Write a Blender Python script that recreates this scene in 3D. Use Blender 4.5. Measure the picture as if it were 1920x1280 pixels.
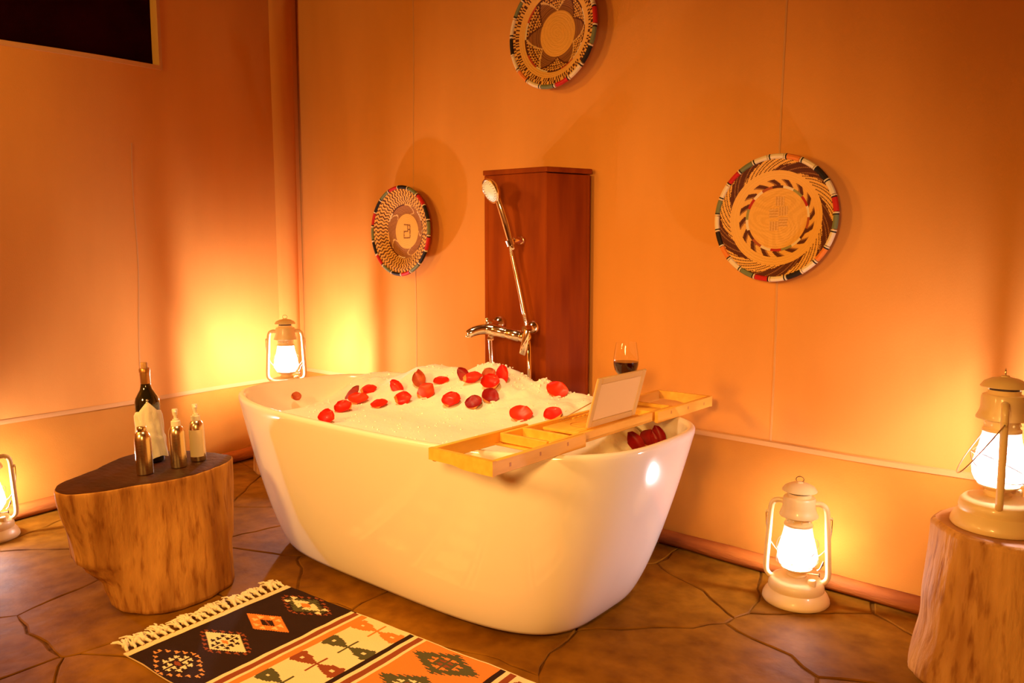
import bpy, math, random
from mathutils import Vector, Matrix, noise
PI = math.pi
S = bpy.context.scene
for o in list(bpy.data.objects):
    bpy.data.objects.remove(o, do_unlink=True)
COL = S.collection

# ---------------------------------------------------------------- camera
cam_d = bpy.data.cameras.new('camera'); cam = bpy.data.objects.new('camera', cam_d); COL.objects.link(cam)
cam_d.sensor_width = 36.0; cam_d.lens = 36.0 * 1400 / 1920; cam_d.clip_start = 0.02
cam.location = (0, 0, 1.0)
cam.rotation_euler = (math.radians(90 - 5.7), 0, math.radians(41.7))
S.camera = cam

# ---------------------------------------------------------------- world, lights, exposure
W = bpy.data.worlds.new('world'); S.world = W; W.use_nodes = True
W.node_tree.nodes['Background'].inputs[0].default_value = (0.9, 0.35, 0.05, 1)
W.node_tree.nodes['Background'].inputs[1].default_value = 0.02
S.view_settings.view_transform = 'Standard'; S.view_settings.look = 'None'
S.view_settings.gamma = 1.0; S.view_settings.use_curve_mapping = False
S.view_settings.exposure = 0.0
S.cycles.use_denoising = True
S.cycles.max_bounces = 8; S.cycles.transparent_max_bounces = 16
S.cycles.caustics_reflective = False; S.cycles.caustics_refractive = False
S.cycles.sample_clamp_indirect = 4.0

LAMP_E = 560.0                     # strength of the glowing lantern mantles
LAMP_C = (0.94, 0.79, 0.84)
def lamp(name, loc, energy, size, color):
    d = bpy.data.lights.new(name, 'POINT'); d.energy = energy; d.shadow_soft_size = size; d.color = color
    o = bpy.data.objects.new(name, d); COL.objects.link(o); o.location = loc; return o
lamp('room_lamp_left', (-2.95, -0.10, 1.95), 50, 0.10, (1.0, 0.60, 0.10))
def fill_spot(name, loc, target, energy, size, angle, blend, color):        # added fill spot: soft cone lights only what it faces
    d = bpy.data.lights.new(name, 'SPOT'); d.shadow_soft_size = size; d.energy = energy; d.color = color
    d.spot_size = math.radians(angle); d.spot_blend = blend
    o = bpy.data.objects.new(name, d); COL.objects.link(o); o.location = loc
    o.rotation_euler = (Vector(target) - Vector(loc)).to_track_quat('-Z', 'Y').to_euler(); return o
fill_spot('fill_low_left', (-1.9, -0.45, 1.35), (-2.0, 1.9, .30), 112, .14, 92, .9, (1.0, 0.54, 0.14))  # unseen fill added to brighten the tub front from the left
fill_spot('fill_low_right', (-0.28, -0.22, 1.22), (-1.30, 1.75, .30), 145, .14, 84, .9, (1.0, 0.53, 0.13))  # unseen fill added to warm the right end of the tub
fill_spot('fill_over_tub', (-1.75, 1.15, 2.5), (-1.80, 1.55, .5), 110, .15, 58, .6, (1.0, 0.60, 0.26))  # unseen downlight added to brighten the foam

# ---------------------------------------------------------------- helpers
class G:
    """collects verts / faces / material indices / corner colours for one mesh"""
    def __init__(s): s.v = []; s.f = []; s.mi = []; s.c = []
    def add(s, vs, fs, mi=0):
        n = len(s.v); s.v += [tuple(p) for p in vs]
        for f in fs: s.f.append(tuple(i + n for i in f)); s.mi.append(mi)
        return s
    def grid(s, rows, closed=False, mi=0, flip=False):
        n = len(rows[0]); vs = [p for r in rows for p in r]; fs = []
        for i in range(len(rows) - 1):
            for j in range(n if closed else n - 1):
                a, b = i * n + j, i * n + (j + 1) % n
                q = (a, b, b + n, a + n); fs.append(q[::-1] if flip else q)
        return s.add(vs, fs, mi)
    def cap(s, ring, mi=0, flip=False):
        f = list(range(len(ring)))
        return s.add(ring, [tuple(f[::-1] if flip else f)], mi)
    def box(s, c, d, rz=0, bev=0.0, mi=0, M=None):
        hx, hy, hz = d[0] / 2, d[1] / 2, d[2] / 2
        b = min(bev, hx * .8, hy * .8, hz * .8)
        def oct_(ix, iy, z):
            if b <= 0: return [(-hx, -hy, z), (hx, -hy, z), (hx, hy, z), (-hx, hy, z)]
            x, y = hx - ix, hy - iy
            return [(-x + b, -y, z), (x - b, -y, z), (x, -y + b, z), (x, y - b, z), (x - b, y, z), (-x + b, y, z), (-x, y - b, z), (-x, -y + b, z)]
        rings = [oct_(0, 0, -hz), oct_(0, 0, hz)] if b <= 0 else [oct_(b, b, -hz), oct_(0, 0, -hz + b), oct_(0, 0, hz - b), oct_(b, b, hz)]
        cz, sz = math.cos(rz), math.sin(rz)
        def T(p):
            if M is not None: q = M @ Vector(p); return (q.x, q.y, q.z)
            return (c[0] + p[0] * cz - p[1] * sz, c[1] + p[0] * sz + p[1] * cz, c[2] + p[2])
        rings = [[T(p) for p in r] for r in rings]
        n = len(rings[0]); vs = [p for r in rings for p in r]; fs = []
        for i in range(len(rings) - 1):
            for j in range(n): fs.append((i * n + j, i * n + (j + 1) % n, (i + 1) * n + (j + 1) % n, (i + 1) * n + j))
        fs.append(tuple(range(n))[::-1]); fs.append(tuple(range((len(rings) - 1) * n, len(rings) * n)))
        return s.add(vs, fs, mi)
    def lathe(s, prof, seg=24, M=None, mi=0, captop=False, capbot=False):
        rings = []
        for r, z in prof:
            ring = []
            for k in range(seg):
                a = 2 * PI * k / seg; p = Vector((r * math.cos(a), r * math.sin(a), z))
                if M is not None: p = M @ p
                ring.append(tuple(p))
            rings.append(ring)
        s.grid(rings, True, mi)
        if captop: s.cap(rings[-1], mi)
        if capbot: s.cap(rings[0], mi, True)
        return s
    def tube(s, path, r, seg=8, closed=False, mi=0, caps=True):
        P = [Vector(p) for p in path]; n = len(P); rings = []; up = None
        for i in range(n):
            if closed: t = P[(i + 1) % n] - P[i - 1]
            else: t = P[min(i + 1, n - 1)] - P[max(i - 1, 0)]
            t.normalize()
            if up is None:
                up = Vector((0, 0, 1)) if abs(t.z) < .9 else Vector((1, 0, 0))
            x = up - t * up.dot(t)
            if x.length < 1e-6: x = t.orthogonal()
            x.normalize(); up = x; y = t.cross(x)
            rr = r[i] if hasattr(r, '__len__') else r
            rings.append([tuple(P[i] + (x * math.cos(2 * PI * k / seg) + y * math.sin(2 * PI * k / seg)) * rr) for k in range(seg)])
        if closed: rings.append(rings[0])
        s.grid(rings, True, mi)
        if caps and not closed: s.cap(rings[0], mi, True); s.cap(rings[-1], mi)
        return s
    def ball(s, c, r, seg=10, rings=6, sc=(1, 1, 1), mi=0):
        R = []
        for i in range(rings + 1):
            a = PI * i / rings - PI / 2
            R.append([(c[0] + sc[0] * r * max(math.cos(a), .001) * math.cos(2 * PI * k / seg), c[1] + sc[1] * r * max(math.cos(a), .001) * math.sin(2 * PI * k / seg), c[2] + sc[2] * r * math.sin(a)) for k in range(seg)])
        return s.grid(R, True, mi)
    def mesh(s, name, mats, smooth=True, angle=40):
        m = bpy.data.meshes.new(name); m.from_pydata(s.v, [], s.f)
        for mt in (mats if isinstance(mats, (list, tuple)) else [mats]): m.materials.append(mt)
        if any(s.mi): m.polygons.foreach_set('material_index', s.mi)
        if smooth:
            m.polygons.foreach_set('use_smooth', [True] * len(m.polygons))
            try: m.set_sharp_from_angle(angle=math.radians(angle))
            except Exception: pass
        m.update(); return m

def put(name, g, mats, parent=None, loc=(0, 0, 0), rot=(0, 0, 0), smooth=True, angle=40, **props):
    m = g if isinstance(g, bpy.types.Mesh) else g.mesh(name, mats, smooth, angle)
    o = bpy.data.objects.new(name, m); COL.objects.link(o)
    o.location = loc; o.rotation_euler = rot
    if parent: o.parent = parent
    for k, v in props.items(): o[k] = v
    return o
def thing(name, label, cat, loc=(0, 0, 0), rz=0, group=None, kind=None):
    o = bpy.data.objects.new(name, None); o.empty_display_size = .05; COL.objects.link(o)
    o.location = loc; o.rotation_euler = (0, 0, rz); o['label'] = label; o['category'] = cat
    if group: o['group'] = group
    if kind: o['kind'] = kind
    return o
def colour_mesh(m, cols):
    """cols: one (r,g,b) per face"""
    a = m.color_attributes.new('Col', 'FLOAT_COLOR', 'CORNER'); buf = []
    for p, c in zip(m.polygons, cols): buf += [c[0], c[1], c[2], 1.0] * p.loop_total
    a.data.foreach_set('color', buf)
def catmull(pts, n, closed=False):
    P = [Vector(p) for p in pts]; k = len(P); out = []
    segs = k if closed else k - 1
    for i in range(segs):
        if closed: a, b, c, d = P[i - 1], P[i], P[(i + 1) % k], P[(i + 2) % k]
        else: a, b, c, d = P[max(i - 1, 0)], P[i], P[i + 1], P[min(i + 2, k - 1)]
        for j in range(n):
            t = j / n
            out.append(.5 * ((2 * b) + (c - a) * t + (2 * a - 5 * b + 4 * c - d) * t * t + (3 * b - a - 3 * c + d) * t ** 3))
    if not closed: out.append(P[-1])
    return out
def lerp(a, b, t): return a + (b - a) * t
def sstep(a, b, x):
    t = max(0., min(1., (x - a) / (b - a))); return t * t * (3 - 2 * t)
def interp(tab, x):
    if x <= tab[0][0]: return tab[0][1]
    for (a, b), (c, d) in zip(tab, tab[1:]):
        if x <= c: return lerp(b, d, (x - a) / (c - a))
    return tab[-1][1]
def nz(x, y, z=0.0, s=1.0): return noise.noise(Vector((x * s, y * s, z * s)))

# ---------------------------------------------------------------- materials
def mat(name, col, rough=.6, metal=0., spec=.5, noise_s=None, col2=None, stretch=(1, 1, 1), bump=0., bump_s=None, detail=4, coat=0., attr=False, ramp=(.35, .65), emit=None, trans=0., subs=0., band=None):
    m = bpy.data.materials.new(name); m.use_nodes = True; nt = m.node_tree; N = nt.nodes; L = nt.links
    b = N['Principled BSDF']
    b.inputs['Base Color'].default_value = (*col, 1); b.inputs['Roughness'].default_value = rough
    b.inputs['Metallic'].default_value = metal; b.inputs['Specular IOR Level'].default_value = spec
    b.inputs['Coat Weight'].default_value = coat; b.inputs['Coat Roughness'].default_value = .06
    if trans: b.inputs['Transmission Weight'].default_value = trans
    if subs:
        b.inputs['Subsurface Weight'].default_value = subs; b.inputs['Subsurface Radius'].default_value = (.02, .012, .006)
    tc = N.new('ShaderNodeTexCoord'); mp = N.new('ShaderNodeMapping'); mp.inputs['Scale'].default_value = stretch
    L.new(tc.outputs['Object'], mp.inputs['Vector'])
    if attr:
        a = N.new('ShaderNodeAttribute'); a.attribute_name = 'Col'; L.new(a.outputs['Color'], b.inputs['Base Color'])
    if noise_s and col2:
        t = N.new('ShaderNodeTexNoise'); t.inputs['Scale'].default_value = noise_s; t.inputs['Detail'].default_value = detail
        L.new(mp.outputs[0], t.inputs['Vector'])
        r = N.new('ShaderNodeValToRGB'); r.color_ramp.elements[0].position = ramp[0]; r.color_ramp.elements[1].position = ramp[1]
        r.color_ramp.elements[0].color = (*col, 1); r.color_ramp.elements[1].color = (*col2, 1)
        L.new(t.outputs['Fac'], r.inputs['Fac']); L.new(r.outputs['Color'], b.inputs['Base Color'])
        if band:      # a second, finer tone over the first
            t2 = N.new('ShaderNodeTexNoise'); t2.inputs['Scale'].default_value = band[0]; t2.inputs['Detail'].default_value = 3
            L.new(mp.outputs[0], t2.inputs['Vector'])
            r2 = N.new('ShaderNodeValToRGB'); r2.color_ramp.elements[0].position = band[2]; r2.color_ramp.elements[1].position = band[3]
            r2.color_ramp.elements[0].color = (*band[1], 1); r2.color_ramp.elements[1].color = (1, 1, 1, 1)
            mx = N.new('ShaderNodeMix'); mx.data_type = 'RGBA'; mx.blend_type = 'MULTIPLY'; mx.inputs[0].default_value = 1
            L.new(t2.outputs['Fac'], r2.inputs['Fac']); L.new(r.outputs['Color'], mx.inputs[6]); L.new(r2.outputs['Color'], mx.inputs[7])
            L.new(mx.outputs[2], b.inputs['Base Color'])
    if bump:
        t = N.new('ShaderNodeTexNoise'); t.inputs['Scale'].default_value = bump_s or 60; t.inputs['Detail'].default_value = 5
        L.new(mp.outputs[0], t.inputs['Vector'])
        bp = N.new('ShaderNodeBump'); bp.inputs['Strength'].default_value = bump; bp.inputs['Distance'].default_value = .01
        L.new(t.outputs['Fac'], bp.inputs['Height']); L.new(bp.outputs['Normal'], b.inputs['Normal'])
    return m
def glass_mat(name, tint=(1, 1, 1), f=.12):
    m = bpy.data.materials.new(name); m.use_nodes = True; nt = m.node_tree; N = nt.nodes; L = nt.links
    N.remove(N['Principled BSDF']); out = N['Material Output']
    tr = N.new('ShaderNodeBsdfTransparent'); tr.inputs[0].default_value = (*tint, 1)
    gl = N.new('ShaderNodeBsdfGlossy'); gl.inputs['Roughness'].default_value = .03
    lf = N.new('ShaderNodeLayerWeight'); lf.inputs['Blend'].default_value = .5
    pw = N.new('ShaderNodeMath'); pw.operation = 'POWER'; pw.inputs[1].default_value = 4.0; L.new(lf.outputs['Facing'], pw.inputs[0])
    lw = N.new('ShaderNodeMath'); lw.operation = 'MULTIPLY_ADD'; lw.inputs[1].default_value = .8; lw.inputs[2].default_value = .035; L.new(pw.outputs[0], lw.inputs[0])
    mx = N.new('ShaderNodeMixShader'); L.new(lw.outputs[0], mx.inputs[0]); L.new(tr.outputs[0], mx.inputs[1]); L.new(gl.outputs[0], mx.inputs[2])
    L.new(mx.outputs[0], out.inputs[0]); return m
def frosted_mat(name, frost=.12):
    m = glass_mat(name); nt = m.node_tree; N = nt.nodes; L = nt.links; out = N['Material Output']
    src = out.inputs[0].links[0].from_socket
    t = N.new('ShaderNodeBsdfTranslucent'); t.inputs[0].default_value = (.95, .95, .93, 1)
    mx = N.new('ShaderNodeMixShader'); mx.inputs[0].default_value = frost
    L.new(src, mx.inputs[1]); L.new(t.outputs[0], mx.inputs[2]); L.new(mx.outputs[0], out.inputs[0]); return m
def emit_mat(name, col, e):
    m = bpy.data.materials.new(name); m.use_nodes = True; nt = m.node_tree; N = nt.nodes
    N.remove(N['Principled BSDF']); em = N.new('ShaderNodeEmission'); em.inputs[0].default_value = (*col, 1); em.inputs[1].default_value = e
    nt.links.new(em.outputs[0], N['Material Output'].inputs[0]); return m

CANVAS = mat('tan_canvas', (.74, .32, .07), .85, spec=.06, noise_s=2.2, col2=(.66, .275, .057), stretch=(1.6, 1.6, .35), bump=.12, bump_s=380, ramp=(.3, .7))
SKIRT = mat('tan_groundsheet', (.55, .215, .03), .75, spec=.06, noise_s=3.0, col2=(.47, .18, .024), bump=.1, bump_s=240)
HEM = mat('canvas_hem', (.62, .31, .10), .85, spec=.1, bump=.15, bump_s=300)
NETTING = mat('dark_window_netting', (.012, .001, .001), .9, spec=.02, noise_s=5, col2=(.02, .001, .001), bump=.2, bump_s=300)
CEIL = mat('tent_roof_canvas', (.20, .09, .02), .9, spec=.1)
STONE = mat('slate_stone', (.17, .064, .003), .60, spec=.03, noise_s=2.6, col2=(.30, .125, .009), detail=8, bump=.55, bump_s=9, ramp=(.35, .72), band=(15, (.66, .6, .55), .3, .62))
_n = STONE.node_tree.nodes; _l = STONE.node_tree.links
_t = _n.new('ShaderNodeTexNoise'); _t.inputs['Scale'].default_value = 3.2; _t.inputs['Detail'].default_value = 9; _t.inputs['Distortion'].default_value = .6
_s = _n.new('ShaderNodeMath'); _s.operation = 'SNAP'; _s.inputs[1].default_value = .085
_m = [x for x in _n if x.type == 'MAPPING'][0]; _l.new(_m.outputs[0], _t.inputs['Vector']); _l.new(_t.outputs['Fac'], _s.inputs[0])
_b = [x for x in _n if x.type == 'BUMP'][0]; _b2 = _n.new('ShaderNodeBump'); _b2.inputs['Strength'].default_value = .55; _b2.inputs['Distance'].default_value = .03
_l.new(_s.outputs[0], _b2.inputs['Height']); _l.new(_b.outputs['Normal'], _b2.inputs['Normal']); _l.new(_b2.outputs['Normal'], _n['Principled BSDF'].inputs['Normal'])
MORTAR = mat('floor_mortar', (.085, .03, .003), .85, spec=.02, noise_s=18, col2=(.15, .06, .006), bump=.5, bump_s=60)
POLE = mat('rough_pole_wood', (.42, .13, .02), .65, spec=.1, noise_s=7, col2=(.25, .065, .014), stretch=(.5, .5, 3), bump=.5, bump_s=26)
ENAMEL = mat('white_tub_enamel', (.90, .82, .72), .12, spec=.5, coat=.4)
DARKGAP = mat('dark_tub_base', (.03, .015, .01), .8)  # near-black, for the ring set in under the tub
FOAM = mat('bath_foam', (.93, .89, .80), .75, spec=.3, bump=.12, bump_s=110, subs=.25)
BUBBLE = mat('soap_bubble', (.95, .91, .83), .12, spec=.7, coat=.5)
WATER = mat('bath_water', (.75, .62, .42), .05, spec=.6)
PETAL = mat('red_rose_petal', (.74, .020, .004), .45, spec=.3, noise_s=30, col2=(.62, .010, .004), coat=.1)
PETAL_P = mat('pale_petal_base', (.86, .30, .07), .45)
PETAL_D = mat('dark_red_rose_petal', (.33, .005, .006), .45, spec=.4, noise_s=30, col2=(.25, .004, .006))
PETAL_B = mat('browned_rose_petal', (.50, .10, .025), .5, noise_s=40, col2=(.42, .05, .015))
PETAL_O = mat('orange_red_rose_petal', (.80, .045, .010), .42, noise_s=25, col2=(.72, .025, .008))
CHROME = mat('polished_chrome', (.93, .86, .74), .10, metal=1.)
SPRAY = mat('shower_spray_face', (.80, .72, .58), .35, spec=.5)
RUBBER = mat('grey_rubber_nozzle', (.10, .06, .035), .6)
MAHOG = mat('mahogany_board', (.28, .048, .002), .55, spec=.08, noise_s=5, col2=(.19, .027, .002), stretch=(3.5, 3.5, .4), detail=6, bump=.06, bump_s=40)
BAMBOO = mat('bamboo_wood', (.92, .50, .08), .42, spec=.25, noise_s=9, col2=(.82, .42, .06), stretch=(6, .8, 6), coat=.15, bump=.05, bump_s=60)
BAMBOO_E = mat('bamboo_knot', (.55, .22, .04), .5)
RESTCLOTH = mat('cream_rest_cloth', (.86, .58, .24), .55, spec=.3)
RESTFRAME = mat('frosted_rest_frame', (.72, .46, .16), .25, spec=.5)
STEEL = mat('steel_wire', (.75, .68, .55), .25, metal=1.)
GLASS = glass_mat('clear_glass')
FROST = frosted_mat('lightly_frosted_globe_glass')
WINE = mat('red_wine', (.022, .0008, .0008), .08, spec=.3)
BOTTLE = mat('dark_green_bottle_glass', (.012, .010, .003), .05, spec=.7, coat=.6)
FOIL = mat('bronze_foil', (.55, .27, .08), .35, metal=.8)
CORK = mat('cork', (.62, .33, .12), .8, noise_s=60, col2=(.48, .24, .08), bump=.3, bump_s=120)
LINEN = mat('white_napkin_linen', (.86, .76, .58), .85, spec=.15, bump=.15, bump_s=300)
GOLD = mat('brushed_aluminium', (.80, .62, .36), .24, metal=1., bump=.03, bump_s=200)
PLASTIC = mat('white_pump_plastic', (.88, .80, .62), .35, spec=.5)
LABEL = mat('cream_label_paper', (.84, .66, .40), .7)
LANTERN = mat('cream_lantern_paint', (.82, .60, .27), .38, spec=.5, coat=.2)
LANTERN_D = mat('dark_vent', (.05, .02, .008), .7)
def mantle(k): return emit_mat('glowing_mantle', LAMP_C, LAMP_E * k)
def stump_mat(name, a, b):
    return mat(name, a, .65, spec=.1, noise_s=6, col2=b, stretch=(2.6, 2.6, .5), detail=9, bump=.75, bump_s=17, ramp=(.36, .64), band=(23, (.58, .45, .35), .27, .47))
BARKLESS = stump_mat('peeled_trunk_wood', (.30, .115, .02), (.56, .27, .06))
BARKLESS2 = stump_mat('pale_trunk_wood', (.36, .15, .03), (.62, .32, .085))
CUT = mat('dark_cut_wood', (.055, .013, .002), .5, spec=.15, noise_s=7, col2=(.03, .007, .001), stretch=(1, 2.4, 1), bump=.2, bump_s=30)
CUT2 = mat('pale_cut_wood', (.50, .24, .07), .55, noise_s=9, col2=(.42, .18, .05), bump=.2, bump_s=30)
RUG = mat('flatweave_wool', (.8, .7, .5), .9, spec=.1, attr=True, bump=.35, bump_s=420)
TASSEL = mat('cream_fringe_cotton', (.80, .66, .42), .9, spec=.1, bump=.3, bump_s=300)
WEAVE = mat('woven_palm', (.6, .35, .1), .7, spec=.25, attr=True, bump=.3, bump_s=260)
def thread(n, c): return mat(n, c, .6, spec=.3, bump=.25, bump_s=500)
TH = dict(w=thread('cream_binding', (.82, .66, .42)), r=thread('red_binding', (.55, .012, .008)), g=thread('green_binding', (.17, .19, .085)),
          k=thread('black_binding', (.012, .006, .005)), o=thread('orange_binding', (.78, .22, .03)))

# ================================================================ the room
YB = 2.37                                             # back canvas wall stands at y = YB
LP = Vector((-3.70, 2.37, 0)); LD = Vector((.17, -.985, 0)).normalized(); LN = Vector((.985, .17, 0)).normalized()
def lw(d, z, off=0.0):                                # a point on the left wall: d metres from the corner
    p = LP + LD * d + LN * off; return (p.x, p.y, z)
def back_rip(x, z):
    k = sstep(0, .6, z)
    return (.007 * math.sin(x * 7.3 + .4 * math.sin(z * 1.3)) + .006 * nz(x, z * .3, 0, 3.1)) * (.4 + .6 * k)
def left_rip(d, z): return .007 * math.sin(d * 6.1 + 1.2) + .007 * nz(d, z * .3, 5, 2.7)

floor = put('floor', G().add([(-4.4, -1.9, -.0045), (1.3, -1.9, -.0045), (1.3, 2.9, -.0045), (-4.4, 2.9, -.0045)], [(0, 1, 2, 3)]), MORTAR, kind='structure', label='dark stone floor of irregular flagstones under the tub and rug', category='floor')
# every flagstone is a piece of the floor: Voronoi cells, shrunk to leave a joint, each a little uneven
def clip(poly, p, n):
    out = []
    for i in range(len(poly)):
        a, b = poly[i], poly[(i + 1) % len(poly)]
        da = (a[0] - p[0]) * n[0] + (a[1] - p[1]) * n[1]; db = (b[0] - p[0]) * n[0] + (b[1] - p[1]) * n[1]
        if da <= 0: out.append(a)
        if (da < 0) != (db < 0) and abs(da - db) > 1e-12:
            t = da / (da - db); out.append((lerp(a[0], b[0], t), lerp(a[1], b[1], t)))
    return out
rnd = random.Random(11); seeds = []
tries = 0
while len(seeds) < 150 and tries < 9000:
    tries += 1
    p = (rnd.uniform(-4.2, 1.2), rnd.uniform(-1.8, 2.6)); mind = rnd.uniform(.16, .62)
    if all((p[0] - q[0]) ** 2 + (p[1] - q[1]) ** 2 > mind ** 2 for q in seeds): seeds.append(p)
for i, p in enumerate(seeds):
    poly = [(-4.25, -1.85), (1.25, -1.85), (1.25, 2.40), (-4.25, 2.40)]
    for j, q in enumerate(seeds):
        if i == j: continue
        dx, dy = q[0] - p[0], q[1] - p[1]
        if dx * dx + dy * dy > 2.6: continue
        l = math.hypot(dx, dy); n = (dx / l, dy / l); gap = .0028
        poly = clip(poly, (p[0] + dx / 2 - n[0] * gap, p[1] + dy / 2 - n[1] * gap), n)
        if len(poly) < 3: break
    if len(poly) < 3: continue
    # keep within the left wall
    poly = clip(poly, (lw(0, 0, .01)[0], lw(0, 0, .01)[1]), (-LN.x, -LN.y))
    if len(poly) < 3: continue
    fine = []
    for k in range(len(poly)):
        a, b = poly[k], poly[(k + 1) % len(poly)]; L_ = math.hypot(b[0] - a[0], b[1] - a[1]); m_ = max(1, int(L_ / .045))
        for t in range(m_):
            x, y = lerp(a[0], b[0], t / m_), lerp(a[1], b[1], t / m_)
            w = .004 * nz(x, y, i, 30)
            fine.append((x + w * (x - p[0]) / .2 + .055 * nz(x, y, 1, 3.1) + .016 * nz(x, y, 2, 12), y + w * (y - p[1]) / .2 + .055 * nz(x, y, 5, 3.1) + .016 * nz(x, y, 6, 12)))
    cx_ = sum(a[0] for a in fine) / len(fine); cy_ = sum(a[1] for a in fine) / len(fine)
    tx, ty, hz = rnd.uniform(-.003, .003), rnd.uniform(-.003, .003), rnd.uniform(-.0015, -.0003)
    def ring(sh, z):
        o = []
        for x, y in fine:
            dx, dy = x - cx_, y - cy_; l = math.hypot(dx, dy) + 1e-9; f = max(.05, (l - sh) / l)
            xx, yy = cx_ + dx * f, cy_ + dy * f
            o.append((xx, yy, z + (hz + tx * (xx - cx_) + ty * (yy - cy_) if z > -.011 else 0)))
        return o
    g = G(); R_ = [ring(0, -.012), ring(.0, -.0022), ring(.004, 0.0)]
    g.grid(R_, True); g.cap(R_[-1]); put('flagstone', g, STONE, floor, angle=25)

def wall_patch(fn, u0, u1, z0, z1, nu, nv):
    rows = []
    for j in range(nv + 1):
        row = []
        for i in range(nu + 1):
            u = lerp(u0, u1, i / nu); a = z0(u) if callable(z0) else z0; b = z1(u) if callable(z1) else z1
            row.append(fn(u, lerp(a, b, j / nv)))
        rows.append(row)
    return rows
def bw(x, z, off=0): return (x, YB - back_rip(x, z) - off, z)
def lwp(d, z, off=0): return lw(d, z, left_rip(d, z) + off)
seamz = lambda x: .417 + .004 * math.sin(x * 2.1)
wb = G().grid(wall_patch(bw, -3.72, 1.22, seamz, 2.66, 150, 44))
wall_back = put('wall_back', wb, CANVAS, kind='structure', label='long tan canvas tent wall behind the tub', category='wall')
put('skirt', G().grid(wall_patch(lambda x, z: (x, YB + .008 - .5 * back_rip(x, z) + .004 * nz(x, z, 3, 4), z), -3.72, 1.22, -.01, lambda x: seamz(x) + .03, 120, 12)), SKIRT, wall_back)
put('hem', G().grid([[bw(x / 40, seamz(x / 40) + dz, o) for x in range(-148, 49)] for dz, o in ((-.004, -.004), (-.003, .004), (.012, .0045), (.016, .001))]), HEM, wall_back)
for sx, z0, z1 in ((-.972, .43, 2.6), (-2.735, .43, 2.6)):
    put('seam', G().grid([[bw(sx + dx + .004 * math.sin(k * .35), lerp(z0, z1, k / 30), o) for k in range(31)] for dx, o in ((-.004, -.001), (-.003, .0015), (.003, .0015), (.004, -.001))], flip=True), HEM, wall_back)
put('baseboard_back', G().tube([(lerp(-3.62, -1.35, k / 14), YB - .045 + .006 * nz(k, 0, 0, .6), .030 + .003 * nz(k, 7, 0, .5)) for k in range(15)], [.030 + .004 * nz(k, 3, 1, .7) for k in range(15)], 12), POLE, kind='structure', label='reddish pole along the foot of the back wall behind the tub', category='baseboard')
put('baseboard_right', G().tube([(lerp(-1.36, 1.15, k / 18), YB - .040 + .006 * nz(k, 5, 0, .6), .028 + .003 * nz(k, 9, 0, .5)) for k in range(19)], [.027 + .005 * nz(k, 8, 1, .7) for k in range(19)], 12), POLE, kind='structure', label='knobbly reddish pole along the back wall behind the floor lantern', category='baseboard')

# left wall, with the window opening left free: d from .845 on, z above its sloping lower edge
wz = lambda d: 1.922 - .075 * (d - .805)
WD0, WD1 = .822, 2.15
wl = G()
wl.grid(wall_patch(lwp, 0, WD0, .385, 2.66, 30, 40), flip=False)
wl.grid(wall_patch(lwp, WD0, WD1, .385, wz, 40, 28))
wl.grid(wall_patch(lwp, WD1, 4.45, .385, 2.66, 50, 40))
wl.grid(wall_patch(lwp, WD0, WD1, 2.56, 2.66, 40, 2))
wall_left = put('wall_left', wl, CANVAS, kind='structure', label='tan canvas tent wall behind the stump table', category='wall')
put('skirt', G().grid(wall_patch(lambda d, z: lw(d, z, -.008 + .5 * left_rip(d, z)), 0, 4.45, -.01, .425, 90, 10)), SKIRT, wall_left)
put('hem', G().grid([[lwp(d / 40, .383 + dz, o) for d in range(0, 178)] for dz, o in ((-.004, -.003), (-.003, .003), (.012, .0035), (.016, .001))]), HEM, wall_left)
put('seam', G().grid([[lwp(.985 + dx + .006 * math.sin(k * .3) - .012 * k / 30, lerp(.40, 1.55, k / 30), o) for k in range(31)] for dx, o in ((-.004, -.001), (-.003, .0015), (.003, .0015), (.004, -.001))]), HEM, wall_left)
w1 = put('window_1', G().grid(wall_patch(lambda d, z: lw(d, z, -.045 + .006 * nz(d, z, 2, 5)), WD0 - .02, WD1 + .02, lambda d: wz(d) - .03, 2.60, 24, 14)), NETTING, kind='structure', label='dark netting window high in the left canvas wall', category='window')
fr = G()
fr.grid([[lwp(d, wz(d) + dz, o) for d in [WD0 - .012 + (WD1 - WD0 + .024) * k / 40 for k in range(41)]] for dz, o in ((-.022, -.001), (-.020, .004), (-.002, .005), (.0, -.0), (0, -.045))])
put('window_hem', fr, HEM, w1)
fr2 = G().grid([[lwp(WD0 + dx, lerp(wz(WD0) - .02, 2.6, k / 20), o) for k in range(21)] for dx, o in ((.0, -.045), (0, 0), (-.001, .005), (-.018, .004), (-.020, -.001))])
put('window_jamb', fr2, HEM, w1)
put('baseboard_left', G().tube([lw(lerp(.05, 4.2, k / 30), .032 + .003 * nz(k, 2, 0, .5), .045 + .006 * nz(k, 1, 0, .6)) for k in range(31)], [.030 + .004 * nz(k, 4, 1, .7) for k in range(31)], 12), POLE, kind='structure', label='reddish pole along the foot of the left wall', category='baseboard')
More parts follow.
